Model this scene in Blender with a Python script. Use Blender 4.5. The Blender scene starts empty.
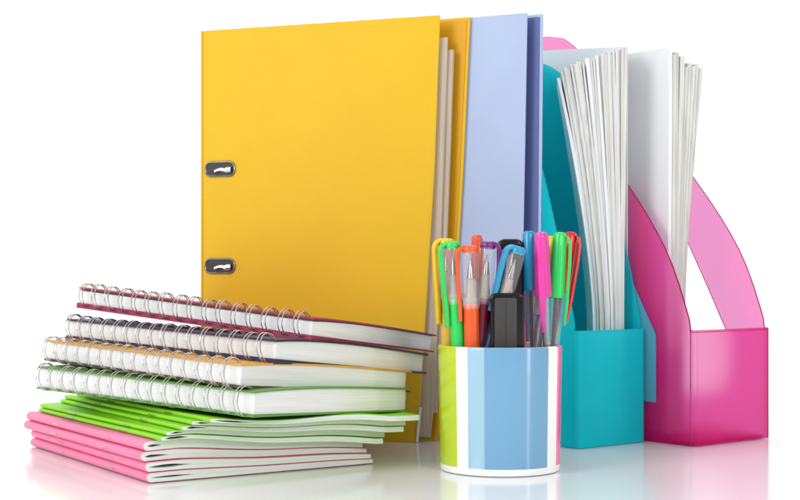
import bpy, bmesh, math, random
from mathutils import Vector, Matrix
random.seed(7)
sc = bpy.context.scene
COL = sc.collection
V = Vector
PI = math.pi

# ---------------------------------------------------------------- camera
CAM_H = .1275
cam = bpy.data.cameras.new('camera')
cam_o = bpy.data.objects.new('camera', cam)
COL.objects.link(cam_o)
cam_o.location = (0, 0, CAM_H)
cam_o.rotation_euler = (PI / 2, 0, 0)
cam.sensor_width = 36
cam.lens = 1400 / 800 * 36
cam.shift_y = 22 / 800
cam.clip_start = .01
cam.clip_end = 100
cam.dof.use_dof = False
sc.camera = cam_o

# ---------------------------------------------------------------- studio light
w = bpy.data.worlds.new('World')
sc.world = w
w.use_nodes = True
bg = w.node_tree.nodes['Background']
bg.inputs[0].default_value = (1.0, 1.0, 1.0, 1)
bg.inputs[1].default_value = 1.15
# white cove all round and behind the objects, falling off into the dimmer room behind the camera
_n = w.node_tree.nodes; _l = w.node_tree.links
_tc = _n.new('ShaderNodeTexCoord'); _vm = _n.new('ShaderNodeVectorMath'); _vm.operation = 'DOT_PRODUCT'
_vm.inputs[1].default_value = (-.45, .89, .1)
_mr = _n.new('ShaderNodeMapRange'); _mr.interpolation_type = 'SMOOTHSTEP'
_mr.inputs['From Min'].default_value = -.75; _mr.inputs['From Max'].default_value = .10
_mr.inputs['To Min'].default_value = .42; _mr.inputs['To Max'].default_value = 1
_l.new(_tc.outputs['Generated'], _vm.inputs[0]); _l.new(_vm.outputs['Value'], _mr.inputs['Value'])
_l.new(_mr.outputs[0], bg.inputs[0])


def area(name, loc, target, sx, sy, power, col=(1, 1, 1)):
    l = bpy.data.lights.new(name, 'AREA')
    l.shape = 'RECTANGLE'
    l.size, l.size_y, l.energy, l.color = sx, sy, power, col
    o = bpy.data.objects.new(name, l)
    COL.objects.link(o)
    o.location = loc
    o.rotation_euler = (V(target) - V(loc)).to_track_quat('-Z', 'Y').to_euler()
    return o


area('softbox_left', (-1.15, -.15, .75), (-.1, 1, .12), .6, .9, 13, (.97, .99, 1))
area('softbox_right', (.86, .22, .22), (.06, .9, .06), .10, .6, 1.3, (1, .98, .95))
area('fill_front', (.75, -.5, .75), (.15, 1.02, .1), .5, .5, 7.5)  # fill lamp added to lift the dim front of the pink holder
area('softbox_back', (0, 2.6, 1.9), (0, 1.6, 0), 1.8, .8, 16)
sc.view_settings.view_transform = 'Standard'
sc.view_settings.look = 'None'
sc.view_settings.exposure = 0
sc.view_settings.gamma = 1
try:
    sc.cycles.max_bounces = 12
    sc.cycles.transparent_max_bounces = 24
    sc.cycles.caustics_reflective = False
    sc.cycles.caustics_refractive = True
except Exception:
    pass


# ---------------------------------------------------------------- helpers
def lin(r, g, b):
    def f(c):
        c /= 255
        return c / 12.92 if c <= .04045 else ((c + .055) / 1.055) ** 2.4
    return (f(r) * .80, f(g) * .80, f(b) * .80, 1)


def mat(name, col, rough=.5, metal=0., spec=.5, coat=0., bump=0., bscale=400., bstretch=(1, 1, 1),
        vary=0., vscale=20., sss=0.):
    m = bpy.data.materials.new(name)
    m.use_nodes = True
    nt = m.node_tree
    b = nt.nodes['Principled BSDF']
    b.inputs['Base Color'].default_value = col
    b.inputs['Roughness'].default_value = rough
    b.inputs['Metallic'].default_value = metal
    b.inputs['Specular IOR Level'].default_value = spec
    b.inputs['Coat Weight'].default_value = coat
    b.inputs['Coat Roughness'].default_value = .08
    if sss:
        b.inputs['Subsurface Weight'].default_value = sss
        b.inputs['Subsurface Scale'].default_value = .004
    if bump or vary:
        tc = nt.nodes.new('ShaderNodeTexCoord')
        mp = nt.nodes.new('ShaderNodeMapping')
        mp.inputs['Scale'].default_value = bstretch
        nt.links.new(tc.outputs['Object'], mp.inputs[0])
    if bump:
        n = nt.nodes.new('ShaderNodeTexNoise')
        n.inputs['Scale'].default_value = bscale
        n.inputs['Detail'].default_value = 4
        nt.links.new(mp.outputs[0], n.inputs['Vector'])
        bp = nt.nodes.new('ShaderNodeBump')
        bp.inputs['Strength'].default_value = bump
        bp.inputs['Distance'].default_value = .0004
        nt.links.new(n.outputs[0], bp.inputs['Height'])
        nt.links.new(bp.outputs[0], b.inputs['Normal'])
    if vary:
        n = nt.nodes.new('ShaderNodeTexNoise')
        n.inputs['Scale'].default_value = vscale
        n.inputs['Detail'].default_value = 5
        nt.links.new(mp.outputs[0], n.inputs['Vector'])
        r = nt.nodes.new('ShaderNodeValToRGB')
        r.color_ramp.elements[0].position = .3
        r.color_ramp.elements[1].position = .7
        r.color_ramp.elements[0].color = tuple(c * (1 - vary) for c in col[:3]) + (1,)
        r.color_ramp.elements[1].color = tuple(min(1, c * (1 + vary * .4)) for c in col[:3]) + (1,)
        nt.links.new(n.outputs[0], r.inputs[0])
        nt.links.new(r.outputs[0], b.inputs['Base Color'])
    return m


def film(name, diff, trans, clear, k_clear=.3, k_trans=.5, rough=.25, gloss=.5, grain=.12, frost=0.):
    """frosted thin plastic: light is partly let straight through, partly scattered through, partly scattered back"""
    m = bpy.data.materials.new(name)
    m.use_nodes = True
    nt = m.node_tree
    nt.nodes.clear()
    N = nt.nodes.new
    L = nt.links.new
    out = N('ShaderNodeOutputMaterial')
    d = N('ShaderNodeBsdfDiffuse'); d.inputs[0].default_value = diff
    t = N('ShaderNodeBsdfTranslucent'); t.inputs[0].default_value = trans
    if frost:
        c = N('ShaderNodeBsdfRefraction'); c.inputs['IOR'].default_value = 1.35; c.inputs['Roughness'].default_value = frost
    else:
        c = N('ShaderNodeBsdfTransparent')
    c.inputs[0].default_value = clear
    g = N('ShaderNodeBsdfGlossy'); g.inputs['Roughness'].default_value = rough
    m1 = N('ShaderNodeMixShader'); m1.inputs[0].default_value = k_trans
    L(d.outputs[0], m1.inputs[1]); L(t.outputs[0], m1.inputs[2])
    m2 = N('ShaderNodeMixShader'); m2.inputs[0].default_value = k_clear
    L(m1.outputs[0], m2.inputs[1]); L(c.outputs[0], m2.inputs[2])
    fr = N('ShaderNodeFresnel'); fr.inputs[0].default_value = 1.45
    mu = N('ShaderNodeMath'); mu.operation = 'MULTIPLY'; mu.inputs[1].default_value = gloss
    L(fr.outputs[0], mu.inputs[0])
    m3 = N('ShaderNodeMixShader')
    L(mu.outputs[0], m3.inputs[0]); L(m2.outputs[0], m3.inputs[1]); L(g.outputs[0], m3.inputs[2])
    # light leaving the sheet through its far face is not tinted or mirrored a second time
    ge = N('ShaderNodeNewGeometry')
    if frost:
        c2 = N('ShaderNodeBsdfRefraction'); c2.inputs['IOR'].default_value = 1.35; c2.inputs['Roughness'].default_value = frost
        c2.inputs[0].default_value = (1, 1, 1, 1)
    else:
        c2 = N('ShaderNodeBsdfTransparent')
    m4 = N('ShaderNodeMixShader')
    L(ge.outputs['Backfacing'], m4.inputs[0]); L(m3.outputs[0], m4.inputs[1]); L(c2.outputs[0], m4.inputs[2])
    L(m4.outputs[0], out.inputs[0])
    if grain:
        tc = N('ShaderNodeTexCoord')
        n = N('ShaderNodeTexNoise'); n.inputs['Scale'].default_value = 900; n.inputs['Detail'].default_value = 3
        L(tc.outputs['Object'], n.inputs['Vector'])
        bp = N('ShaderNodeBump'); bp.inputs['Strength'].default_value = grain; bp.inputs['Distance'].default_value = .0003
        L(n.outputs[0], bp.inputs['Height'])
        for s in (d, t, g, ):
            L(bp.outputs[0], s.inputs['Normal'])
    return m


def paper_mat(name, col, axis='Z', amount=.25, freq=2600):
    """sheets seen on edge: fine irregular lines across the stack"""
    m = bpy.data.materials.new(name)
    m.use_nodes = True
    nt = m.node_tree
    b = nt.nodes['Principled BSDF']
    b.inputs['Roughness'].default_value = .75
    b.inputs['Specular IOR Level'].default_value = .25
    tc = nt.nodes.new('ShaderNodeTexCoord')
    mp = nt.nodes.new('ShaderNodeMapping')
    s = {'Z': (.01, .01, 1), 'X': (1, .01, .01), 'Y': (.01, 1, .01)}[axis]
    mp.inputs['Scale'].default_value = s
    n = nt.nodes.new('ShaderNodeTexNoise')
    n.inputs['Scale'].default_value = freq
    n.inputs['Detail'].default_value = 3
    r = nt.nodes.new('ShaderNodeValToRGB')
    r.color_ramp.elements[0].position = .32
    r.color_ramp.elements[1].position = .62
    r.color_ramp.elements[0].color = tuple(c * (1 - amount) for c in col[:3]) + (1,)
    r.color_ramp.elements[1].color = col
    nt.links.new(tc.outputs['Object'], mp.inputs[0])
    nt.links.new(mp.outputs[0], n.inputs['Vector'])
    nt.links.new(n.outputs[0], r.inputs[0])
    nt.links.new(r.outputs[0], b.inputs['Base Color'])
    bp = nt.nodes.new('ShaderNodeBump')
    bp.inputs['Strength'].default_value = .3
    bp.inputs['Distance'].default_value = .0003
    nt.links.new(n.outputs[0], bp.inputs['Height'])
    nt.links.new(bp.outputs[0], b.inputs['Normal'])
    return m


class MB:
    def __init__(s):
        s.v, s.f, s.m = [], [], []

    def add(s, vs, fs, mi=0):
        k = len(s.v)
        s.v += [tuple(p) for p in vs]
        s.f += [tuple(i + k for i in f) for f in fs]
        s.m += [mi] * len(fs)

    def prism(s, loop, ext, mi=0):
        n = len(loop)
        ext = V(ext)
        vs = [V(p) for p in loop] + [V(p) + ext for p in loop]
        fs = [tuple(range(n))[::-1], tuple(range(n, 2 * n))]
        fs += [(i, (i + 1) % n, n + (i + 1) % n, n + i) for i in range(n)]
        s.add(vs, fs, mi)

    def box(s, a, b, mi=0):
        x0, y0, z0 = a
        x1, y1, z1 = b
        s.prism([(x0, y0, z0), (x1, y0, z0), (x1, y1, z0), (x0, y1, z0)], (0, 0, z1 - z0), mi)

    def tube(s, pts, r, n=8, closed=False, mi=0, flat=1.0):
        pts = [V(p) for p in pts]
        m = len(pts)
        rs = r if isinstance(r, (list, tuple)) else [r] * m
        vs, fs = [], []
        prev = None
        for i, p in enumerate(pts):
            if closed:
                t = pts[(i + 1) % m] - pts[i - 1]
            else:
                t = pts[min(i + 1, m - 1)] - pts[max(i - 1, 0)]
            t.normalize()
            if prev is None:
                a = t.orthogonal().normalized()
            else:
                a = (prev - t * prev.dot(t)).normalized()
            prev = a
            b = t.cross(a)
            for k in range(n):
                an = 2 * PI * k / n
                vs.append(p + a * (math.cos(an) * rs[i]) + b * (math.sin(an) * rs[i] * flat))
        for i in range(m if closed else m - 1):
            j = (i + 1) % m
            for k in range(n):
                k2 = (k + 1) % n
                fs.append((i * n + k, i * n + k2, j * n + k2, j * n + k))
        if not closed:
            fs.append(tuple(range(n))[::-1])
            fs.append(tuple(range((m - 1) * n, m * n)))
        s.add(vs, fs, mi)

    def lathe(s, prof, n=24, mi=0, c=(0, 0, 0), cap0=True, cap1=True):
        vs, fs = [], []
        for r, z in prof:
            for k in range(n):
                an = 2 * PI * k / n
                vs.append((c[0] + r * math.cos(an), c[1] + r * math.sin(an), c[2] + z))
        m = len(prof)
        for i in range(m - 1):
            for k in range(n):
                k2 = (k + 1) % n
                fs.append((i * n + k, i * n + k2, (i + 1) * n + k2, (i + 1) * n + k))
        if cap0: fs.append(tuple(range(n))[::-1])
        if cap1: fs.append(tuple(range((m - 1) * n, m * n)))
        s.add(vs, fs, mi)

    def build(s, name, mats, parent=None, bevel=0., seg=2, smooth=35, recalc=True):
        me = bpy.data.meshes.new(name)
        me.from_pydata(s.v, [], s.f)
        if not isinstance(mats, (list, tuple)): mats = [mats]
        for mm in mats: me.materials.append(mm)
        for p, i in zip(me.polygons, s.m): p.material_index = i
        bm = bmesh.new()
        bm.from_mesh(me)
        if recalc:
            bmesh.ops.recalc_face_normals(bm, faces=bm.faces)
            if all(len(e.link_faces) == 2 for e in bm.edges) and bm.calc_volume(signed=True) < 0:
                bmesh.ops.reverse_faces(bm, faces=bm.faces)
        if bevel:
            es = [e for e in bm.edges if len(e.link_faces) == 2 and e.calc_face_angle(0) > .6]
            bmesh.ops.bevel(bm, geom=es, offset=bevel, segments=seg, profile=.5, affect='EDGES', clamp_overlap=True)
        bm.to_mesh(me)
        bm.free()
        if smooth:
            for p in me.polygons: p.use_smooth = True
            me.set_sharp_from_angle(angle=math.radians(smooth))
        o = bpy.data.objects.new(name, me)
        COL.objects.link(o)
        if parent is not None: o.parent = parent
        return o


def tag(o, label, cat, group=None):
    o['label'] = label
    o['category'] = cat
    if group: o['group'] = group
    return o


def thing(name, label, cat, loc=(0, 0, 0), group=None, rot=None):
    o = bpy.data.objects.new(name, None)
    o.empty_display_size = .02
    COL.objects.link(o)
    if rot is not None:
        o.matrix_world = Matrix.Translation(V(loc)) @ rot.to_4x4()
    else:
        o.location = loc
    return tag(o, label, cat, group)


def structure(o):
    o['kind'] = 'structure'
    return o


# ---------------------------------------------------------------- materials
M_table = mat('white_gloss_top', (.83, .83, .825, 1), rough=.13, spec=.55, vary=.02, vscale=6)
M_yellow = mat('yellow_board', lin(240, 193, 38), rough=.58, spec=.25, bump=.22, bscale=1100, vary=.035, vscale=14)
M_yellow_in = mat('yellow_board_inside', lin(232, 170, 14), rough=.5, spec=.3, bump=.06, bscale=1500)
M_blue = mat('periwinkle_board', lin(184, 200, 233), rough=.58, spec=.25, bump=.22, bscale=1100, vary=.035, vscale=14)
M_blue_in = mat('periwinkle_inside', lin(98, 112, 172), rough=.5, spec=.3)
M_steel = mat('chrome', (.62, .62, .62, 1), rough=.16, metal=1)
M_gun = mat('worn_nickel', (.22, .20, .18, 1), rough=.28, metal=1)
M_dark = mat('flat_dark', (.02, .02, .02, 1), rough=.5)
M_wire = mat('silver_wire', (.62, .60, .59, 1), rough=.25, metal=1)
M_pages = paper_mat('page_edges', (.80, .80, .79, 1), amount=.12, freq=1500)
M_pages_b = paper_mat('booklet_page_edges', (.76, .77, .76, 1), amount=.10, freq=1400)
M_sheet = paper_mat('sheet_edges', (.68, .68, .665, 1), axis='X', amount=.22, freq=1500)
M_sheet2 = paper_mat('sheet_edges_cream', (.65, .64, .60, 1), axis='X', amount=.24, freq=1500)
M_face = mat('plain_paper', (.72, .74, .765, 1), rough=.8, spec=.2, bump=.05, bscale=700)
M_shaded_paper = paper_mat('shaded_sheet_edges', (.52, .43, .33, 1), axis='X', amount=.22, freq=1200)  # white sheets, with the shade between the binder covers painted in as tan
M_pinkc = mat('pink_cover', lin(255, 140, 180), rough=.45, spec=.35, bump=.05, bscale=900, vary=.04, vscale=30)
M_greenc = mat('lime_cover', lin(150, 226, 30), rough=.45, spec=.35, bump=.05, bscale=900, vary=.05, vscale=30)
M_pbP = film('pink_holder_plastic', (1, .003, .15, 1), (1, .012, .62, 1), (1, .64, 1, 1), k_clear=.44, k_trans=.44, rough=.3, gloss=.2, frost=.38)
M_pbB = film('teal_holder_plastic', (.01, .74, .86, 1), (.03, .95, 1, 1), (.35, .97, 1, 1), k_clear=.18, k_trans=.40, rough=.28, gloss=.25, frost=.38)
M_flap = film('pale_teal_film', (.05, .62, .74, 1), (.3, .9, .98, 1), (.4, .95, 1, 1), k_clear=.2, k_trans=.4, rough=.3, gloss=.5)

# ---------------------------------------------------------------- setting
t = MB()
t.prism([(-8, -2, -.02), (8, -2, -.02), (8, 30, -.02), (-8, 30, -.02)], (0, 0, .02))
structure(t.build('table_surface', M_table, smooth=0))


# ---------------------------------------------------------------- ring binders
def smoothstep(x):
    x = max(0, min(1, x))
    return x * x * (3 - 2 * x)


def edge_shift(z, tab):
    for (z0, a), (z1, b) in zip(tab, tab[1:]):
        if z <= z1:
            return a + (b - a) * (z - z0) / (z1 - z0)
    return tab[-1][1]


def board(L, R, h, tab, th, z0=.0, n=14, r=.0):
    """upright board from L to R (xy), its right edge shifted by tab(z); th>0 thickens it away from the camera"""
    L, R = V((L[0], L[1], 0)), V((R[0], R[1], 0))
    d = (R - L); W = d.length; d.normalize()
    nrm = V((-d.y, d.x, 0))
    loop = [L + V((0, 0, z0))]
    for i in range(n + 1):
        z = z0 + (h - z0) * i / n
        loop.append(L + d * (W + edge_shift(z, tab)) + V((0, 0, z)))
    loop.append(L + V((0, 0, h)))
    return loop, nrm * th, d, nrm


def shifted(loop, p): return [q - V(p) for q in loop]


def make_binder(name, label, h, fl, fr, br, bl, tabf, tabb, m_out, m_in, base_col):
    o = V((fl[0], fl[1], 0))
    root = thing(name, label, 'binder', o)
    for nm, L, R, tab, sgn in (('front_cover', fl, fr, tabf, 1), ('back_cover', bl, br, tabb, 1)):
        loop, ext, d, nrm = board(L, R, h, tab, .0022)
        mb = MB()
        mb.prism(shifted(loop, o), ext * .72)
        ob = mb.build(nm, m_out, root, bevel=.0004, seg=2)
        # inner lining paper
        loop2, ext2, d, nrm = board(L, R, h - .0022, [(z, s - .0022) for z, s in tab], .0007, z0=.0022)
        off = nrm * (.0022 * .72 + .0001) if nm == 'front_cover' else -nrm * .0008
        mb = MB()
        mb.prism([q - o + off for q in loop2], ext2)
        mb.build('lining', m_in, ob, smooth=0)
        if nm == 'back_cover': bnrm = nrm
        else: fd, fn = d, nrm
    # spine
    a = V((fl[0], fl[1], 0)); b = V((bl[0], bl[1], 0))
    e = (b - a).normalized(); side = -fd * .0022
    mb = MB()
    mb.prism([a - o - fd * .0003, b - o + e * .0016 - fd * .0003, b - o + e * .0016 + side, a - o + side], (0, 0, h))
    sp = mb.build('spine', m_out, root, bevel=.0005)
    return root, o, fd, fn


ytab = [(0, -.0192), (.05, -.0142), (.107, -.0106), (.203, -.0044), (.318, 0)]
ybt = [(0, -.027), (.1, -.0125), (.2, -.006), (.318, 0)]
yb, yo, yd, yn = make_binder('ring_binder', 'large yellow ring binder with two metal slots in its front cover', .318,
                             (-.1556, 1.106), (.0296, 1.0377), (.0523, 1.0445), (-.141, 1.139), ytab, ybt, M_yellow, M_yellow_in, None)
# bound sheets showing at the open edge
for k, (off, xt, xb, zt, zb, th) in enumerate([(.0042, .0045, -.0090, .302, .004, .0018), (.0068, .0082, -.0052, .293, .022, .0030)]):
    p0 = V((.0296, 1.0377, 0)) - yo + yn * off
    loop = [p0 + yd * (-.16) + V((0, 0, zb))]
    for i in range(11):
        s = i / 10
        z = zb + (zt - zb) * s
        loop.append(p0 + yd * (xb + (xt - xb) * s ** .7) + V((0, 0, z)))
    loop.append(p0 + yd * (-.16) + V((0, 0, zt)))
    mb = MB(); mb.prism(loop, yn * th)
    mb.build('sheets', M_shaded_paper, yb, bevel=.0002)


def rrect(w_, h_, r, n=6):
    pts = []
    for cx, cy, a0 in ((w_ / 2 - r, h_ / 2 - r, 0), (-w_ / 2 + r, h_ / 2 - r, 90), (-w_ / 2 + r, -h_ / 2 + r, 180), (w_ / 2 - r, -h_ / 2 + r, 270)):
        for i in range(n + 1):
            a = math.radians(a0 + 90 * i / n)
            pts.append((cx + r * math.cos(a), cy + r * math.sin(a)))
    return pts


def cover_pt(s, z, off=0.): return V((s * yd.x, s * yd.y, z)) - yn * off


for (s, z) in ((.0152, .2085), (.0150, .1322)):
    W, Hh = .0255, .0112
    # frame ring proud of the board
    mb = MB()
    loop = [cover_pt(s + x, z + y, .0004) for x, y in rrect(W, Hh, .0048, 8)]
    mb.tube(loop, .0008, 8, closed=True)
    fr_ = mb.build('slot_frame', M_gun, yb)
    mb = MB()
    mb.prism([cover_pt(s + x, z + y, .0002) for x, y in rrect(W - .001, Hh - .001, .0043, 8)], -yn * .0003)  # flat dark plate, painted shade in place of the open slot
    mb.build('slot_shade', M_dark, fr_, smooth=0)
    mb = MB()
    mb.tube([cover_pt(s - .004 + .0115 * i / 8, z - .0022 + .0016 * math.sin(PI * i / 8), .0009) for i in range(9)], .0017, 10)
    mb.tube([cover_pt(s + .006 + .0045 * i / 6, z - .0008, .0012) for i in range(7)], .0024, 10)
    mb.build('ring_tip', M_steel, fr_)
# pale edge guard at the foot of the opening edge
mb = MB()
for i in range(8):
    z0, z1 = .0005 + .026 * i / 8, .0005 + .026 * (i + 1) / 8
    p = [V((.0296, 1.0377, 0)) - yo + yd * (edge_shift(z, ytab) + .0002) + V((0, 0, z)) for z in (z0, z1)]
    mb.add([p[0] - yn * .0006, p[0] + yn * .0022, p[1] + yn * .0022, p[1] - yn * .0006,
            p[0] - yn * .0006 + yd * .0012, p[0] + yn * .0022 + yd * .0012, p[1] + yn * .0022 + yd * .0012, p[1] - yn * .0006 + yd * .0012],
           [(0, 1, 2, 3), (4, 5, 6, 7), (0, 1, 5, 4), (1, 2, 6, 5), (2, 3, 7, 6), (3, 0, 4, 7)])
mb.build('edge_guard', mat('pale_metal', (.8, .8, .78, 1), rough=.3), yb, smooth=0)

btab = [(0, -.0060), (.16, -.0030), (.318, 0)]
make_binder('ring_binder', 'pale periwinkle blue ring binder standing directly behind the yellow one', .318,
            (-.094, 1.117), (.0934, 1.0285), (.1052, 1.0325), (-.080, 1.146), btab, [(0, -.003), (.318, 0)], M_blue, M_blue_in, None)

# ---------------------------------------------------------------- magazine holders
SD = V((-.62, .785, 0)).normalized()       # towards the back of a holder
FD = V((.785, .62, 0)).normalized()        # along its front panel


def ray_loop(poly, c, ang):
    """point where the ray from c at angle ang leaves polygon poly (star-shaped about c)"""
    dx, dy = math.cos(ang), math.sin(ang)
    best = None
    n = len(poly)
    for i in range(n):
        (x1, y1), (x2, y2) = poly[i], poly[(i + 1) % n]
        ex, ey = x2 - x1, y2 - y1
        den = dx * ey - dy * ex
        if abs(den) < 1e-12: continue
        tt = ((x1 - c[0]) * ey - (y1 - c[1]) * ex) / den
        uu = ((x1 - c[0]) * dy - (y1 - c[1]) * dx) / den
        if tt > 0 and -1e-9 <= uu <= 1 + 1e-9:
            if best is None or tt > best: best = tt
    return (c[0] + dx * best, c[1] + dy * best)


def catmull(pts, n=5):
    out = []
    for i in range(len(pts) - 1):
        p0 = pts[max(i - 1, 0)]; p1 = pts[i]; p2 = pts[i + 1]; p3 = pts[min(i + 2, len(pts) - 1)]
        for k in range(n):
            t_ = k / n
            out.append(tuple(.5 * ((2 * p1[j]) + (-p0[j] + p2[j]) * t_ + (2 * p0[j] - 5 * p1[j] + 4 * p2[j] - p3[j]) * t_ ** 2 +
                                   (-p0[j] + 3 * p1[j] - 3 * p2[j] + p3[j]) * t_ ** 3) for j in range(2)))
    out.append(pts[-1])
    return out


def make_holder(name, label, corner, width, prof, hole, m, lip):
    """corner: near left foot of the front panel"""
    o = V((corner[0], corner[1], 0))
    root = thing(name, label, 'magazine holder', o)
    th = .0016
    depth = prof[-1][0]

    def P(t_, w_, z): return SD * t_ + FD * w_ + V((0, 0, z))
    outer = [(0, 0.0006)] + catmull(prof, 5) + [(depth, .0006)]
    outer2 = [(max(t_, th + .0002), z) for t_, z in outer]
    for side in (0, 1):
        w0 = 0 if side == 0 else width - th
        mb = MB()
        if side == 1 and hole:
            c = (.128, .14)
            angs = sorted(set([round(math.atan2(z - c[1], t_ - c[0]), 6) for t_, z in outer2 + hole] + [round(-PI + 2 * PI * i / 60, 6) for i in range(60)]))
            A = [ray_loop(outer2, c, a) for a in angs]
            B = [ray_loop(hole, c, a) for a in angs]
            n = len(angs)
            vs = [P(a, w0, z) for a, z in A] + [P(a, w0, z) for a, z in B] + [P(a, w0 + th, z) for a, z in A] + [P(a, w0 + th, z) for a, z in B]
            fs = []
            for i in range(n):
                j = (i + 1) % n
                fs += [(i, j, n + j, n + i), (2 * n + i, 3 * n + i, 3 * n + j, 2 * n + j), (i, 2 * n + i, 2 * n + j, j), (n + i, n + j, 3 * n + j, 3 * n + i)]
            mb.add(vs, fs)
        else:
            mb.prism([P(t_, w0, z) for t_, z in outer2], FD * th)
        mb.build('side_wall', m, root, smooth=25)
    # front panel with soft vertical corners
    mb = MB()
    zl = lip
    rr = .0035
    pl = [(-0.0, 0)]
    outl = []
    for i in range(7):
        a = PI / 2 * i / 6
        outl.append((rr - rr * math.sin(a) - .0, rr - rr * math.cos(a)))
    front = [(rr - rr * math.sin(PI / 2 * i / 6), rr - rr * math.cos(PI / 2 * i / 6)) for i in range(7)]  # (w,t) from (rr,0)->... corner
    path = [(0, rr * .9 + .0017)] + [(rr - rr * math.cos(PI / 2 * i / 6), rr - rr * math.sin(PI / 2 * i / 6)) for i in range(7)]
    path += [(width - w_, t_) for w_, t_ in path[::-1]]
    inner = []
    for w_, t_ in path:
        cw = min(max(w_, rr), width - rr)
        dv = V((w_ - cw, t_ - rr))
        if dv.length > 1e-6: dv = dv.normalized() * max(0, dv.length - th)
        inner.append((cw + dv.x, rr + dv.y))
    path = [(w_, t_ - rr * .9) for w_, t_ in path]
    inner = [(w_, t_ - rr * .9) for w_, t_ in inner]
    n = len(path)
    vs = [P(t_, w_, .0006) for w_, t_ in path] + [P(t_, w_, .0006) for w_, t_ in inner] + \
         [P(t_, w_, zl) for w_, t_ in path] + [P(t_, w_, zl) for w_, t_ in inner]
    fs = []
    for i in range(n - 1):
        fs += [(i, i + 1, 2 * n + i + 1, 2 * n + i), (n + i, 3 * n + i, 3 * n + i + 1, n + i + 1), (i, n + i, n + i + 1, i + 1), (2 * n + i, 2 * n + i + 1, 3 * n + i + 1, 3 * n + i)]
    fs += [(0, 2 * n, 3 * n, n), (n - 1, 2 * n - 1, 4 * n - 1, 3 * n - 1)]
    mb.add(vs, fs)
    mb.build('front_panel', m, root, smooth=40)
    # rolled lip rim along the front panel
    mb = MB()
    mb.tube([P(t_, w_, zl + .0004) for w_, t_ in [((a[0] + b[0]) / 2, (a[1] + b[1]) / 2) for a, b in zip(path, inner)]], .0009, 8)
    mb.build('rim', m, root)
    # back panel and base
    mb = MB()
    mb.prism([P(depth + .0002, 0, .003), P(depth + .0002, width, .003), P(depth + .0002, width, prof[-1][1]), P(depth + .0002, 0, prof[-1][1])], SD * th)
    mb.build('back_panel', m, root, smooth=0)
    mb = MB()
    g = .0012
    mb.prism([P(.0024, .0024, .0004), P(.0024, width - .0024, .0004), P(depth - .0005, width - .0024, .0004), P(depth - .0005, .0024, .0004)], (0, 0, .0022))
    mb.build('base', m, root, bevel=.0006)
    return root, o, P


prof_p = [(.0, .0845), (.0257, .1447), (.0757, .2085), (.14, .272), (.2078, .328), (.2300, .338), (.2560, .341)]
hole_p = [(.0374, .080), (.058, .118), (.0819, .160), (.118, .206), (.165, .250), (.205, .272), (.225, .262), (.229, .20), (.229, .045),
          (.215, .030), (.06, .030), (.042, .036), (.036, .055)]
hp, hpo, _ = make_holder('magazine_holder', 'hot pink translucent magazine holder with a tall curved side, at the right end',
                         (.2127, 1.020), .0880, prof_p, hole_p, M_pbP, .0838)
prof_b = [(.0, .0838), (.015, .140), (.040, .216), (.070, .270), (.105, .296), (.150, .300), (.240, .301)]
hb, hbo, PB = make_holder('magazine_holder', 'turquoise translucent magazine holder between the striped cup and the pink holder',
                          (.1261, 1.0077), .0715, prof_b, None, M_pbB, .0838)
# slanted pale side leaf on the outer right of the turquoise holder
mb = MB()
mb.prism([PB(-.0115, .0727, .0805), PB(-.0115, .0727, .0305), PB(.045, .0727, .0305), PB(.045, .0727, .176)], FD * .0008)
mb.build('side_leaf', M_flap, hb, smooth=0)
# tall sheet standing between the two holders
mb = MB()
o = hbo + SD * .0177 + FD * .0741
mb.prism([V((0, 0, .0003)), V((0, 0, .2995)), SD * .19 + V((0, 0, .3165)), SD * .19 + V((0, 0, .0003))], FD * .0006)
s_ = mb.build('paper_sheet', M_face, smooth=0)
s_.location = o
tag(s_, 'grey white sheet rising flat behind the fanned papers of the turquoise holder', 'paper')


# ---------------------------------------------------------------- paper sheaves
def px(x, d): return (x - 400) / 1400 * d


def sheaf(name, label, group, xt, yt, xb, yb, d, th, dirv, depth, m, bow=1.6, z0=.0045, lean=0., cat='papers'):
    """bundle of upright sheets: front edge runs from foot to top along a bowed line"""
    Xb, Xt = px(xb, d), px(xt, d)
    zt = CAM_H - (yt - 272) / 1400 * d
    zb = CAM_H - (yb - 272) / 1400 * d
    o = V((Xb, d, z0))
    n = 18
    vs, fs = [], []
    sub = 3
    for i in range(n + 1):
        z = z0 + (zt - z0) * i / n
        s = max(0, (z - zb) / (zt - zb))
        x = Xb + (Xt - Xb) * s ** bow
        dd = d + lean * s
        ww = th * (1 + .1 * math.sin(7 * s + xt))
        for (a, q) in ((0, 0), (1, 0), (1, 1), (0, 1)):
            k = dirv * (depth * q) * (1)
            # the back of the sheets fans less than the front
            xx = x if q == 0 else Xb + (x - Xb) * .8
            vs.append(V((xx + a * ww, dd, z)) - o + k)
    for i in range(n):
        for a in range(4):
            b = (a + 1) % 4
            fs.append((i * 4 + a, i * 4 + b, (i + 1) * 4 + b, (i + 1) * 4 + a))
    fs += [(3, 2, 1, 0), (n * 4, n * 4 + 1, n * 4 + 2, n * 4 + 3)]
    mb = MB(); mb.add(vs, fs)
    ob = mb.build(name, m, smooth=30)
    ob.location = o
    return tag(ob, label, cat, group)


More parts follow.
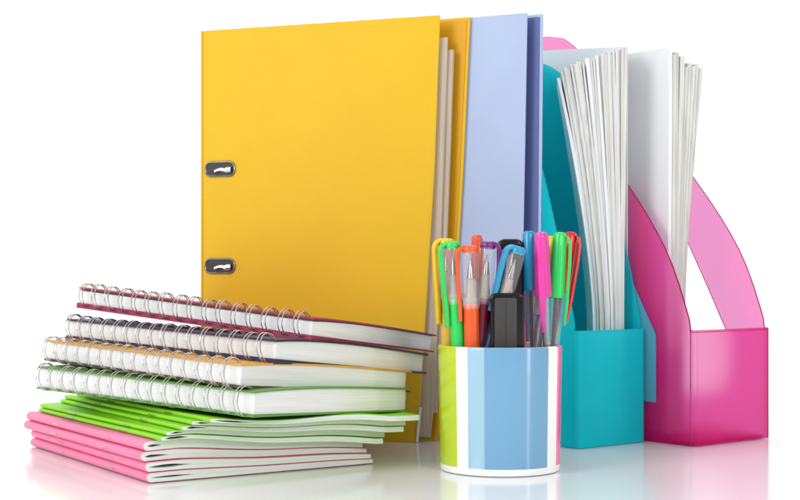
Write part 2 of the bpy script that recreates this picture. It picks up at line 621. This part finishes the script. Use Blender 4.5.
rs = random.Random(11)
NB = 24
for k in range(NB):
    q = k / (NB - 1)
    xt = 557 + 67 * q ** .95 + rs.uniform(-.7, .7)
    xb = 593 + 28.5 * q ** .8
    yt = 73 - 26 * q ** .7 + rs.choice((-1.5, 0, 0, 2.5, 5)) * (1 - q) ** .3
    lab = 'thin sheaf of white papers fanned furthest left in the turquoise holder' if k == 0 else \
        'upright sheaf of papers at the right edge of the turquoise holder' if k == NB - 1 else \
        'thin sheaf of papers in the middle of the fan in the turquoise holder'
    sheaf('paper_sheaf', lab, 'papers fanned in the turquoise holder', xt, yt, xb, 322, 1.050 + .004 * rs.random(), rs.uniform(.0017, .0027),
          V((.02, 1, 0)).normalized(), .060, (M_sheet, M_sheet2, M_face)[rs.choice((0, 0, 1, 2))], bow=1.05 + .45 * (1 - q) + rs.uniform(-.06, .06))

pink_sheaves = [(669, 47, 668), (672.5, 54, 670.5), (676, 52, 672), (680.5, 56, 673.5), (685, 67, 675.5), (688, 63, 677), (692, 66, 679), (695.5, 64, 680), (699.5, 68, 682)]
for k, (xt, yt, xb) in enumerate(pink_sheaves):
    m = (M_sheet, M_sheet2, M_sheet2)[k % 3]
    lab = 'white sheets with their broad face showing, leftmost in the pink holder' if k == 0 else \
        'cream sheaf leaning furthest right in the pink holder' if k == 8 else 'leaning sheaf of papers seen on edge in the pink holder'
    sheaf('paper_sheaf', lab, 'papers leaning in the pink holder', xt, yt, xb, 300, 1.060 + .001 * k, .0024 + .0007 * (k % 2), SD, .19 if k == 0 else .17,
          M_face if k == 0 else m, bow=1.0 + .12 * (k % 3))


# ---------------------------------------------------------------- booklets
def strip_solid(mb, A, B, L, mi=0):
    """A, B: paired outlines in (x,z); solid between them extruded along y by L"""
    n = len(A)
    vs = [V((x, 0, z)) for x, z in A] + [V((x, 0, z)) for x, z in B] + [V((x, L, z)) for x, z in A] + [V((x, L, z)) for x, z in B]
    fs = []
    for i in range(n - 1):
        fs += [(i, i + 1, n + i + 1, n + i), (2 * n + i, 3 * n + i, 3 * n + i + 1, 2 * n + i + 1),
               (i, 2 * n + i, 2 * n + i + 1, i + 1), (n + i, n + i + 1, 3 * n + i + 1, 3 * n + i)]
    fs += [(0, n, 3 * n, 2 * n), (n - 1, 3 * n - 1, 4 * n - 1, 2 * n - 1)]
    mb.add(vs, fs, mi)


def make_booklet(label, group, front, ang, zb, zt, W, L, m, gap, bottom_u=.0):
    """zb(u), zt(u): its underside and upper side above the table, u from the fold outwards"""
    root = thing('exercise_book', label, 'booklet', (front[0], front[1], 0), group, Matrix.Rotation(ang, 3, 'Z'))
    t0 = zt(.004) - zb(.004)
    r = t0 / 2
    us = [W * (1 - (i / 26)) for i in range(27)]
    us = [u for u in us if u > r] + [r]
    A = [(u, zb(u) + .0001) for u in us]
    cz = (zb(r) + zt(r)) / 2
    arc = [(r - r * math.sin(a) * 1.15, cz - r * math.cos(a)) for a in [PI * i / 10 for i in range(1, 10)]]
    A += arc
    A += [(u, zt(u) - .0001) for u in us[::-1]]
    # offset inwards
    def off(path, dist):
        out = []
        for i, p in enumerate(path):
            a = V(path[max(i - 1, 0)]); b = V(path[min(i + 1, len(path) - 1)])
            t_ = (b - a)
            t_ = V((t_[0], t_[1])).normalized()
            nr = V((t_.y, -t_.x))
            out.append((p[0] + nr.x * dist, p[1] + nr.y * dist))
        return out
    B = off(A, .00030)
    mb = MB(); strip_solid(mb, A, B, L)
    cv = mb.build('cover', m, root, smooth=50)
    # pages
    nU = len(us)
    A2 = off(A, .00034)
    g_open, g_len = gap
    C = []
    for i, (x, z) in enumerate(A2):
        upper = i > len(A2) / 2
        j = i if i < nU else (len(A2) - 1 - i if i >= nU + len(arc) else None)
        if j is not None:
            u = us[j]
            mid = (zb(u) + zt(u)) / 2
            hgt = g_open * max(0, math.sin(PI * min(1, max(0, (u - .0022) / g_len)))) ** .8 if u < g_len + .0022 else 0
            C.append((max(u, .0026), mid + (hgt if upper else -hgt) + (.00002 if upper else -.00002)))
        else:
            C.append((.0026 if r > .002 else r, cz))
    # finer page outline near the fold
    mb = MB()
    strip_solid(mb, A2[::1], C, L - .0006)
    pg = mb.build('pages', M_pages_b, root, smooth=50)
    pg.location = (0, .0003, 0)
    # page ends stand a hair proud at the front end
    pg.location.y = -.0005
    pg.scale = (1, (L + .0006) / (L - .0006), 1)
    for s in (.27, .70):
        mb = MB()
        zc = cz
        mb.tube([(-.00035 - r * .15, L * s - .0055, zc), (-.00035 - r * .15, L * s + .0055, zc)], .00035, 6)
        mb.build('staple', M_wire, cv)
    return root


def tpink(u): return .0063 - .0029 * max(0, min(1, (u - .025) / .135)) + .0002 * math.sin(u * 60)
def tgreen(u): return .0030 + .0012 * smoothstep(u / .13)


angA = math.radians(33.2)
pinkf = [(-.1522, .8420), (-.1532, .8420), (-.1560, .8425), (-.1545, .8425)]
plab = ['bottom pink booklet of the pile, lying on the table', 'pink booklet second from the bottom of the pile',
        'pink booklet third from the bottom of the pile', 'uppermost pink booklet, right under the green ones']
gapsp = [(.0006, .026), (.0010, .024), (.0010, .012), (.0008, .009)]
for i, (fx, fy) in enumerate(pinkf):
    make_booklet(plab[i], 'pink and green booklets in the pile', (fx, fy), angA + math.radians([0, -.4, .3, .2][i]),
                 (lambda i: lambda u: .0004 + i * tpink(u))(i), (lambda i: lambda u: .0004 + (i + 1) * tpink(u) - .0001)(i),
                 .1600 - .001 * (i % 2) - (.004 if i == 3 else 0), .2130, M_pinkc, gapsp[i])
greenf = [(-.1434, .8380), (-.1405, .8400), (-.1310, .8390), (-.1250, .8400), (-.1130, .8335)]
glab = ['lowest green booklet, lying on the pink ones', 'second green booklet from the bottom of the green ones', 'middle green booklet of the five',
        'green booklet second from the top of the green ones', 'topmost green booklet, under the spiral notebooks']
gapsg = [(.0009, .014), (.0006, .008), (.0008, .011), (.0005, .008), (.0005, .022)]
for i, (fx, fy) in enumerate(greenf):
    off_ = (fx + .1522) * .82
    make_booklet(glab[i], 'pink and green booklets in the pile', (fx, fy), angA + math.radians([.5, 1.2, -.3, .6, 1.0][i]),
                 (lambda i, f: lambda u: .0004 + 4 * tpink(u + f) + i * tgreen(u))(i, off_), (lambda i, f: lambda u: .0004 + 4 * tpink(u + f) + (i + 1) * tgreen(u) - .0001)(i, off_),
                 .1585 - .001 * (i % 2) - (.007 if i == 4 else .003 if i == 3 else 0), .2130, M_greenc, gapsg[i])


# ---------------------------------------------------------------- spiral notebooks
def make_notebook(label, C, yaw, su, sv, a, b, t_, m_cov, m_under, nring, R, du=0., pgin=.0035, ct=.0010, swell=.0022, curl=.0006, dark_band=None):
    U = V((math.cos(yaw), math.sin(yaw), su)).normalized()
    Vv = V((-math.sin(yaw), math.cos(yaw), sv)).normalized()
    Vv = (Vv - U * Vv.dot(U)).normalized()
    Nn = U.cross(Vv)
    rot = Matrix((U, Vv, Nn)).transposed()
    root = thing('spiral_notebook', label, 'notebook', C, 'spiral notebooks stacked on the booklets', rot)

    def outline(x0, y0, x1, y1, r, n=7):
        p = [(x0, y0)]
        for i in range(n + 1):
            an = -PI / 2 + PI / 2 * i / n
            p.append((x1 - r + r * math.cos(an), y0 + r + r * math.sin(an)))
        for i in range(n + 1):
            an = PI / 2 * i / n
            p.append((x1 - r + r * math.cos(an), y1 - r + r * math.sin(an)))
        p.append((x0, y1))
        return p
    def bump(x): return swell * max(0, math.sin(PI * min(1, max(0, x / (b * 1.12))) ** .75)) if x > 0 else 0

    def loft(x0, x1, y0, y1, r, zlo, zhi):
        """slab with two rounded outer corners whose faces follow zlo(x), zhi(x)"""
        xs = [x0 + (x1 - r - x0) * i / 16 for i in range(16)] + [x1 - r + r * math.sin(PI / 2 * i / 8) for i in range(9)]
        mb = MB(); vs = []; fs = []
        for x in xs:
            e = max(0, x - (x1 - r))
            c = r - math.sqrt(max(0, r * r - e * e))
            vs += [(x, y0 + c, zlo(x)), (x, y1 - c, zlo(x)), (x, y1 - c, zhi(x)), (x, y0 + c, zhi(x))]
        for i in range(len(xs) - 1):
            for q in range(4):
                q2 = (q + 1) % 4
                fs.append((i * 4 + q, i * 4 + q2, i * 4 + 4 + q2, i * 4 + 4 + q))
        m_ = len(xs) * 4
        fs += [(3, 2, 1, 0), (m_ - 4, m_ - 3, m_ - 2, m_ - 1)]
        mb.add(vs, fs)
        return mb
    loft(-.0012, b, -.0006, a, .007, lambda x: -curl * math.exp(-x / .03), lambda x: ct).build('back_cover', m_under, root, smooth=30)
    loft(-.0012, b, -.0006, a, .007, lambda x: t_ - ct + bump(x), lambda x: t_ + bump(x)).build('front_cover', m_cov, root, smooth=30)
    dv = 0
    if dark_band:
        dv = .0012
        loft(.0001, b - pgin, .0004, a - .001, .0072, lambda x: t_ - ct - .00005 - .0003 - .0009 * math.exp(-x / .04) + bump(x), lambda x: t_ - ct - .00005 + bump(x)).build('under_cover_band', dark_band, root, smooth=30)  # dark slab between front cover and pages, thicker towards the spine
    loft(.0006, b - pgin, .0010, a - .001, .0075, lambda x: ct + .0001, lambda x: t_ - ct - .0001 + bump(x) - (.0004 + .0009 * math.exp(-x / .04) if dv else 0)).build('pages', M_pages, root, smooth=30)
    # twin loop wire
    mb = MB()
    pitch = a / (nring + .35)
    uc = -.0004
    for i in range(nring):
        y0 = pitch * (i + .62)
        jt = random.uniform(-.0005, .0005); tl = random.uniform(-.0008, .0012); rj = random.uniform(.95, 1.05)
        for sgn in (-1, 1):
            pts = []
            for k in range(28):
                an = 2 * PI * k / 28
                # the pair of wires pinches together at the holes and spreads at the back
                sp = .0010 + .0007 * (0.5 - .5 * math.cos(an))
                pts.append((uc + R * .84 * math.cos(an), y0 + jt + sgn * sp + (.0010 + tl) * math.sin(an), t_ / 2 + .0011 + (R - .0005) * rj * math.sin(an)))
            mb.tube(pts, .00042, 6, closed=True)
    mb.build('wire_binding', M_wire, root)
    return root


M_maroon = mat('maroon_cover', lin(170, 40, 84), rough=.35, spec=.5, vary=.1, vscale=40)
M_black = mat('dark_plum_cover', lin(52, 34, 62), rough=.35, spec=.5, vary=.1, vscale=40)
M_navy = mat('navy_cover', lin(40, 38, 78), rough=.35, spec=.5)
M_orange = mat('amber_cover', lin(238, 170, 50), rough=.35, spec=.5, vary=.08, vscale=40)
M_brown = mat('brown_cover', lin(96, 66, 52), rough=.4)
M_grn = mat('leaf_green_cover', lin(96, 160, 62), rough=.38, spec=.5, vary=.08, vscale=40)
rad = math.radians
make_notebook('thick wire-bound notebook with leaf green covers, lowest of the four notebooks', (-.0866, .830, .0418), .8702, -.0545, .0259, .2142, .1491, .0148, M_grn, M_grn, 16, .0094)
make_notebook('wire-bound notebook with amber front cover, second from the bottom of the notebooks', (-.0954, .8372, .0586), .8039, -.0833, .0339, .2149, .1516, .0138, M_orange, M_brown, 16, .0092)
make_notebook('wire-bound notebook with dark plum cover, second from the top of the notebooks', (-.0761, .8553, .0729), .862, -.1097, .039, .2121, .1497, .0132, M_black, M_navy, 16, .0092, ct=.0014, swell=.0030, curl=.0016)
make_notebook('wire-bound notebook with maroon covers on top of the whole pile', (-.0556, .8792, .0866), .9747, -.1150, .086, .2128, .1473, .0122, M_maroon, M_maroon, 16, .0089, ct=.0011, swell=.0014, curl=.0026, dark_band=M_brown)

# ---------------------------------------------------------------- striped cup
CC = V((.0647, .906, 0))
cup = thing('pencil_cup', 'white cylindrical pen cup with lime, blue and pink upright stripes', 'pencil cup', CC)
vd = V((CC.x, CC.y, 0)).normalized()
rt = V((vd.y, -vd.x, 0))
M_cw = mat('cup_white', (.84, .85, .84, 1), rough=.18, coat=.5)
M_cl = mat('cup_lime', lin(204, 226, 42), rough=.2, coat=.5)
M_cb = mat('cup_blue', lin(120, 176, 214), rough=.2, coat=.5)
M_cs = mat('cup_blue_sheen', lin(166, 208, 232), rough=.2, coat=.5)  # softbox reflection on the blue stripe, painted in as a paler band
M_cp = mat('cup_pink', lin(255, 128, 172), rough=.2, coat=.5)
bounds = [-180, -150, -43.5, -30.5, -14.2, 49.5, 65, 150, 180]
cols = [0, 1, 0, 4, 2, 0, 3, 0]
angs = []
for a_, b_, c_ in zip(bounds, bounds[1:], cols):
    n = max(2, int((b_ - a_) / 3))
    angs += [(a_ + (b_ - a_) * i / n, c_) for i in range(n)]
prof = [(.0355, .0), (.0383, .0006), (.0387, .0018), (.0389, .0048), (.0391, .02), (.0397, .06), (.0401, .0785), (.0399, .0800), (.0391, .0806), (.0381, .0800), (.0379, .0780), (.0365, .005), (.0, .005)]
mb = MB()
n = len(angs)
vs = []
for r_, z in prof:
    for an, c_ in angs:
        a = rad(an)
        vs.append(-vd * (r_ * math.cos(a)) + rt * (r_ * math.sin(a)) + V((0, 0, z)))
for pi_ in range(len(prof) - 1):
    for k in range(n):
        k2 = (k + 1) % n
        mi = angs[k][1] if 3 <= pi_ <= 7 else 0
        mb.add([], [], 0)
        mb.f.append((pi_ * n + k, pi_ * n + k2, (pi_ + 1) * n + k2, (pi_ + 1) * n + k)); mb.m.append(mi)
mb.f.append(tuple(range(n))); mb.m.append(0)
mb.v = [tuple(p) for p in vs]
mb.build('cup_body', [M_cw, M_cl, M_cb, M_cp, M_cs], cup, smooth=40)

# ---------------------------------------------------------------- pens
def clearmat(name, tint=(.93, .93, .93, 1), g=.55):
    return film(name, tint, tint, tint, k_clear=.84, k_trans=.3, rough=.06, gloss=g, grain=0)


M_clear = clearmat('clear_plastic', (.93, .92, .92, 1), .9)
M_clear2 = clearmat('clear_barrel', (.88, .85, .87, 1), .9)
M_nib = mat('nib_metal', (.35, .33, .32, 1), rough=.25, metal=1)
M_nibw = mat('nib_holder', (.42, .34, .29, 1), rough=.3)


def plastic(name, r, g, b, rough=.25): return mat(name, lin(r, g, b), rough=rough, coat=.15, sss=.05)


def axis_frame(B, T, az):
    z = (T - B).normalized()
    x = V((math.cos(az), math.sin(az), 0))
    x = (x - z * x.dot(z)).normalized()
    y = z.cross(x)
    return Matrix((x, y, z)).transposed()


def pen_root(name, label, xt, yt, x345, d_top, d_base, az, cat='pen', group='pens in the striped cup', z0=.0056):
    T = V((px(xt, d_top), d_top, CAM_H - (yt - 272) / 1400 * d_top))
    s = (462 - yt) / (345 - yt)
    xb = xt + (x345 - xt) * s
    B = V((px(xb, d_base), d_base, z0))
    # keep the foot inside the cup
    rel = B - CC
    rr = math.hypot(rel.x, rel.y)
    if rr > .0315:
        B.x = CC.x + rel.x * .0315 / rr; B.y = CC.y + rel.y * .0315 / rr
    root = thing(name, label, cat, B, group, axis_frame(B, T, az))
    return root, (T - B).length


def gel_pen(label, xt, yt, x345, d_top, d_base, az, m, m_body, clip_len=.05):
    root, L = pen_root('gel_pen', label, xt, yt, x345, d_top, d_base, az)
    r = .0049
    zb = L - .036
    mb = MB()
    mb.lathe([(.0028, 0), (.0040, .0012), (r, .004), (r, zb - .006), (r * .96, zb - .003), (r * .82, zb)], 20)
    mb.build('barrel', m_body, root)
    # grip collar, nib cone and tip
    mb = MB()
    mb.lathe([(.0037, zb + .0001), (.0037, zb + .005), (.0031, zb + .008), (.0026, zb + .015)], 16)
    mb.build('nib_holder', M_nibw, root)
    mb = MB()
    mb.lathe([(.0025, zb + .0152), (.0016, zb + .0225), (.0006, zb + .0255), (.0004, zb + .028)], 14)
    mb.build('nib', M_nib, root)
    # clear cap
    mb = MB()
    mb.lathe([(.0054, zb - .0035), (.0056, zb - .002), (.0054, L - .006), (.0050, L - .0035)], 22, cap0=False, cap1=False)
    mb.lathe([(.0057, zb - .002), (.0058, zb + .002), (.0057, zb + .0035)], 22, cap0=False, cap1=False)
    cp = mb.build('cap', M_clear, root)
    # cap end and hooked clip in the pen's colour
    mb = MB()
    mb.lathe([(.0046, L - .0045), (.0053, L - .003), (.0050, L - .0008), (.0035, L + .0004)], 20)
    path = []
    for i in range(9):
        a = PI / 2 * i / 8
        path.append((.0030 + .0052 * math.sin(a), 0, L - .0058 + .0052 * math.cos(a)))
    for i in range(1, 12):
        s = i / 11
        path.append((.0082 - .0012 * s + .0002 * math.sin(s * 6), 0, L - .0058 - (clip_len - .008) * s))
    path = [(-.001, 0, L - .0009)] + path
    k = len(path)
    vs, fs = [], []
    for i, p in enumerate(path):
        a_ = V(path[max(0, i - 1)]); b_ = V(path[min(k - 1, i + 1)])
        t_ = (b_ - a_).normalized(); nr = V((t_.z, 0, -t_.x))
        wd = .0026 if i < k - 2 else .0019
        hh = .0012
        for sy, sn in ((-1, -1), (1, -1), (1, 1), (-1, 1)):
            vs.append(V(p) + V((0, wd * sy, 0)) + nr * hh * sn)
    for i in range(k - 1):
        for q in range(4):
            q2 = (q + 1) % 4
            fs.append((i * 4 + q, i * 4 + q2, (i + 1) * 4 + q2, (i + 1) * 4 + q))
    fs += [(3, 2, 1, 0), tuple(range(4 * k - 4, 4 * k))]
    mb.add(vs, fs)
    mb.build('clip', m, cp, bevel=.0006, seg=2, smooth=50)
    return root


def ball_pen(label, xt, yt, x345, d_top, d_base, az, m, cap_len=.042, clip_len=.058, r=.0046, ink=(40, 30, 40)):
    root, L = pen_root('ballpoint_pen', label, xt, yt, x345, d_top, d_base, az)
    zc = L - cap_len
    mb = MB()
    mb.lathe([(.0030, 0), (.0040, .001), (.0041, zc - .001), (.0036, zc + .006)], 6)
    mb.build('barrel', M_clear2, root, smooth=20)
    mb = MB()
    mb.lathe([(.0013, .004), (.0013, zc + .004)], 10)
    mb.build('refill', mat('ink_tube', lin(*ink), rough=.35), root)
    mb = MB()
    mb.lathe([(r * 1.02, zc), (r * 1.06, zc + .002), (r, zc + .012), (r * .93, L - .012), (r * .82, L - .0025), (r * .68, L - .0006), (r * .4, L)], 20)
    cp = mb.build('cap', m, root)
    mb = MB()
    pts = [(r * .55, L - .002), (r * 1.05, L - .003), (r * 1.35, L - .008), (r * 1.45, L - .02), (r * 1.42, L - clip_len * .75), (r * 1.25, L - clip_len)]
    k = len(pts); vs, fs = [], []
    for i, (x, z) in enumerate(pts):
        wd = .0021 if i < k - 1 else .0012
        for sy, sx in ((-1, -1), (1, -1), (1, 1), (-1, 1)):
            vs.append((x + .0009 * sx, wd * sy, z + (.0 if i else 0)))
    for i in range(k - 1):
        for q in range(4):
            q2 = (q + 1) % 4
            fs.append((i * 4 + q, i * 4 + q2, (i + 1) * 4 + q2, (i + 1) * 4 + q))
    fs += [(3, 2, 1, 0), tuple(range(4 * k - 4, 4 * k))]
    mb.add(vs, fs)
    mb.build('clip', m, cp, bevel=.0006, seg=2, smooth=50)
    return root


P_yel = plastic('yellow_plastic', 252, 208, 20)
P_yelb = plastic('amber_plastic', 238, 190, 60)
P_grn = plastic('neon_green_plastic', 40, 224, 100)
P_org = plastic('orange_plastic', 250, 96, 30)
P_coral = plastic('coral_plastic', 244, 90, 60)
P_pnk = plastic('rose_plastic', 240, 90, 130)
P_prp = plastic('purple_plastic', 118, 34, 128)
P_crim = plastic('crimson_plastic', 130, 16, 50)
P_cyn = plastic('cyan_plastic', 24, 160, 208)
P_nvy = plastic('deep_blue_plastic', 14, 46, 92)
P_mag = plastic('magenta_plastic', 244, 66, 178)
P_red = plastic('red_plastic', 232, 24, 30)

gel_pen('yellow gel pen with hooked clip, leftmost in the striped cup', 446, 239, 449, .903, .905, rad(200), P_yel, P_yelb, .057)
gel_pen('neon green gel pen with clear cap standing in front at the left of the cup', 452, 242, 459, .890, .893, rad(195), P_grn, P_grn, .056)
gel_pen('bright orange gel pen with clear cap between the neon green and purple pens', 470, 246, 472, .884, .888, rad(180), P_org, P_org, .050)
gel_pen('purple gel pen with clip on its right side and crimson barrel', 488, 242, 480, .890, .893, rad(-12), P_prp, P_crim, .050)
gel_pen('cyan gel pen with dark blue barrel leaning across the black stapler', 519, 247, 490, .884, .893, rad(200), P_cyn, P_nvy, .046)
ball_pen('orange capped ballpoint behind the purple gel pen', 477, 235, 480, .922, .918, rad(-90), P_coral, .03, .03, ink=(200, 60, 30))
ball_pen('rose capped ballpoint just showing between the yellow and neon green pens', 443.5, 239, 451, .920, .915, rad(90), P_pnk, .03, .03, ink=(200, 40, 80))
ball_pen('cyan capped ballpoint with a straight clear barrel right of the stapler', 529, 231, 532, .905, .905, rad(100), P_cyn, .0385, .036, r=.0053, ink=(50, 40, 44))
ball_pen('magenta capped ballpoint with a long clip towards the front of the cup', 541, 232, 552, .896, .900, rad(-100), P_mag, .0415, .064, r=.0054, ink=(70, 50, 48))
ball_pen('neon green capped ballpoint near the right rim of the cup', 560, 232, 553, .902, .900, rad(-10), P_grn, .0425, .060, r=.0052, ink=(60, 46, 44))
ball_pen('yellow capped ballpoint mostly hidden between magenta and green caps', 553, 236, 540, .925, .915, rad(160), P_yel, .032, .036, ink=(90, 80, 90))
ball_pen('red capped ballpoint with curved clip, rightmost in the cup', 571.5, 232, 553, .918, .910, rad(-25), P_red, .0395, .060, r=.0050, ink=(110, 30, 30))
ball_pen('clear barrelled ballpoint with white cap low behind the stapler and cyan ballpoint', 545, 270, 534, .918, .905, rad(90), plastic('white_plastic', 220, 216, 224), .03, .03, ink=(120, 80, 100))

# pink marker low between the two stapler arms
hl, Lh = pen_root('highlighter', 'stubby pink highlighter showing only its flat end behind the stapler', 514, 288, 516, .905, .905, 0, 'highlighter', None)
mb = MB(); mb.prism([(x, y, 0) for x, y in rrect(.0130, .0070, .0025, 5)], (0, 0, Lh - .02)); mb.build('barrel', P_pnk, hl, bevel=.0006)
mb = MB(); mb.prism([(x, y, Lh - .0198) for x, y in rrect(.0120, .0064, .0022, 5)], (0, 0, .0198)); mb.build('cap', P_pnk, hl, bevel=.0012, seg=3)

# ---------------------------------------------------------------- stapler standing on end
M_blk = mat('black_plastic', (.004, .004, .005, 1), rough=.17, spec=.4)
M_gry = mat('grey_plate', (.05, .048, .047, 1), rough=.5, spec=.3)
st = thing('stapler', 'small black stapler with grey plate standing on end in the cup', 'stapler', (px(507, .884), .884, .0056))
mb = MB()
zt = CAM_H - (293 - 272) / 1400 * .88 - .0056


def upright(mb, cx, cy, w_, dpt, z0, z1, r, nb=7):
    """box with rounded top corners (seen from the front) for a stapler arm"""
    pts = [(cx - w_ / 2, z0), (cx + w_ / 2, z0)]
    for i in range(nb + 1):
        a = PI / 2 * i / nb
        pts.append((cx + w_ / 2 - r + r * math.cos(a), z1 - r + r * math.sin(a)))
    for i in range(nb + 1):
        a = PI / 2 + PI / 2 * i / nb
        pts.append((cx - w_ / 2 + r + r * math.cos(a), z1 - r + r * math.sin(a)))
    mb.prism([(x, cy - dpt / 2, z) for x, z in pts], (0, dpt, 0))


upright(mb, 0, 0, .0215, .0100, 0, zt, .0038)
lo = mb.build('base_arm', M_blk, st, bevel=.0014, seg=3)
mb = MB(); upright(mb, -.0012, -.0056, .0140, .0012, .004, zt - .0030, .0016)
mb.build('grip_plate', M_gry, lo, bevel=.0004)
mb = MB(); mb.box((-.0012 - .0001, -.0064, .006), (-.0011 + .0001, -.00625, zt - .005)); mb.build('seam', M_dark, lo, smooth=0)
zt2 = CAM_H - (239 - 272) / 1400 * .905 - .0056
mb = MB(); upright(mb, .0035, .0200, .0172, .0085, .004, zt2, .0050)
up = mb.build('upper_arm', M_blk, st, bevel=.0020, seg=3)
mb = MB(); upright(mb, .0020, .0153, .0050, .0014, .05, zt2 - .006, .0020)
mb.build('staple_channel', M_steel, up, bevel=.0004)
mb = MB(); mb.tube([(-.0075, .0105, .009), (.0085, .0105, .009)], .0060, 14)
mb.build('hinge', M_blk, st, bevel=.0008)
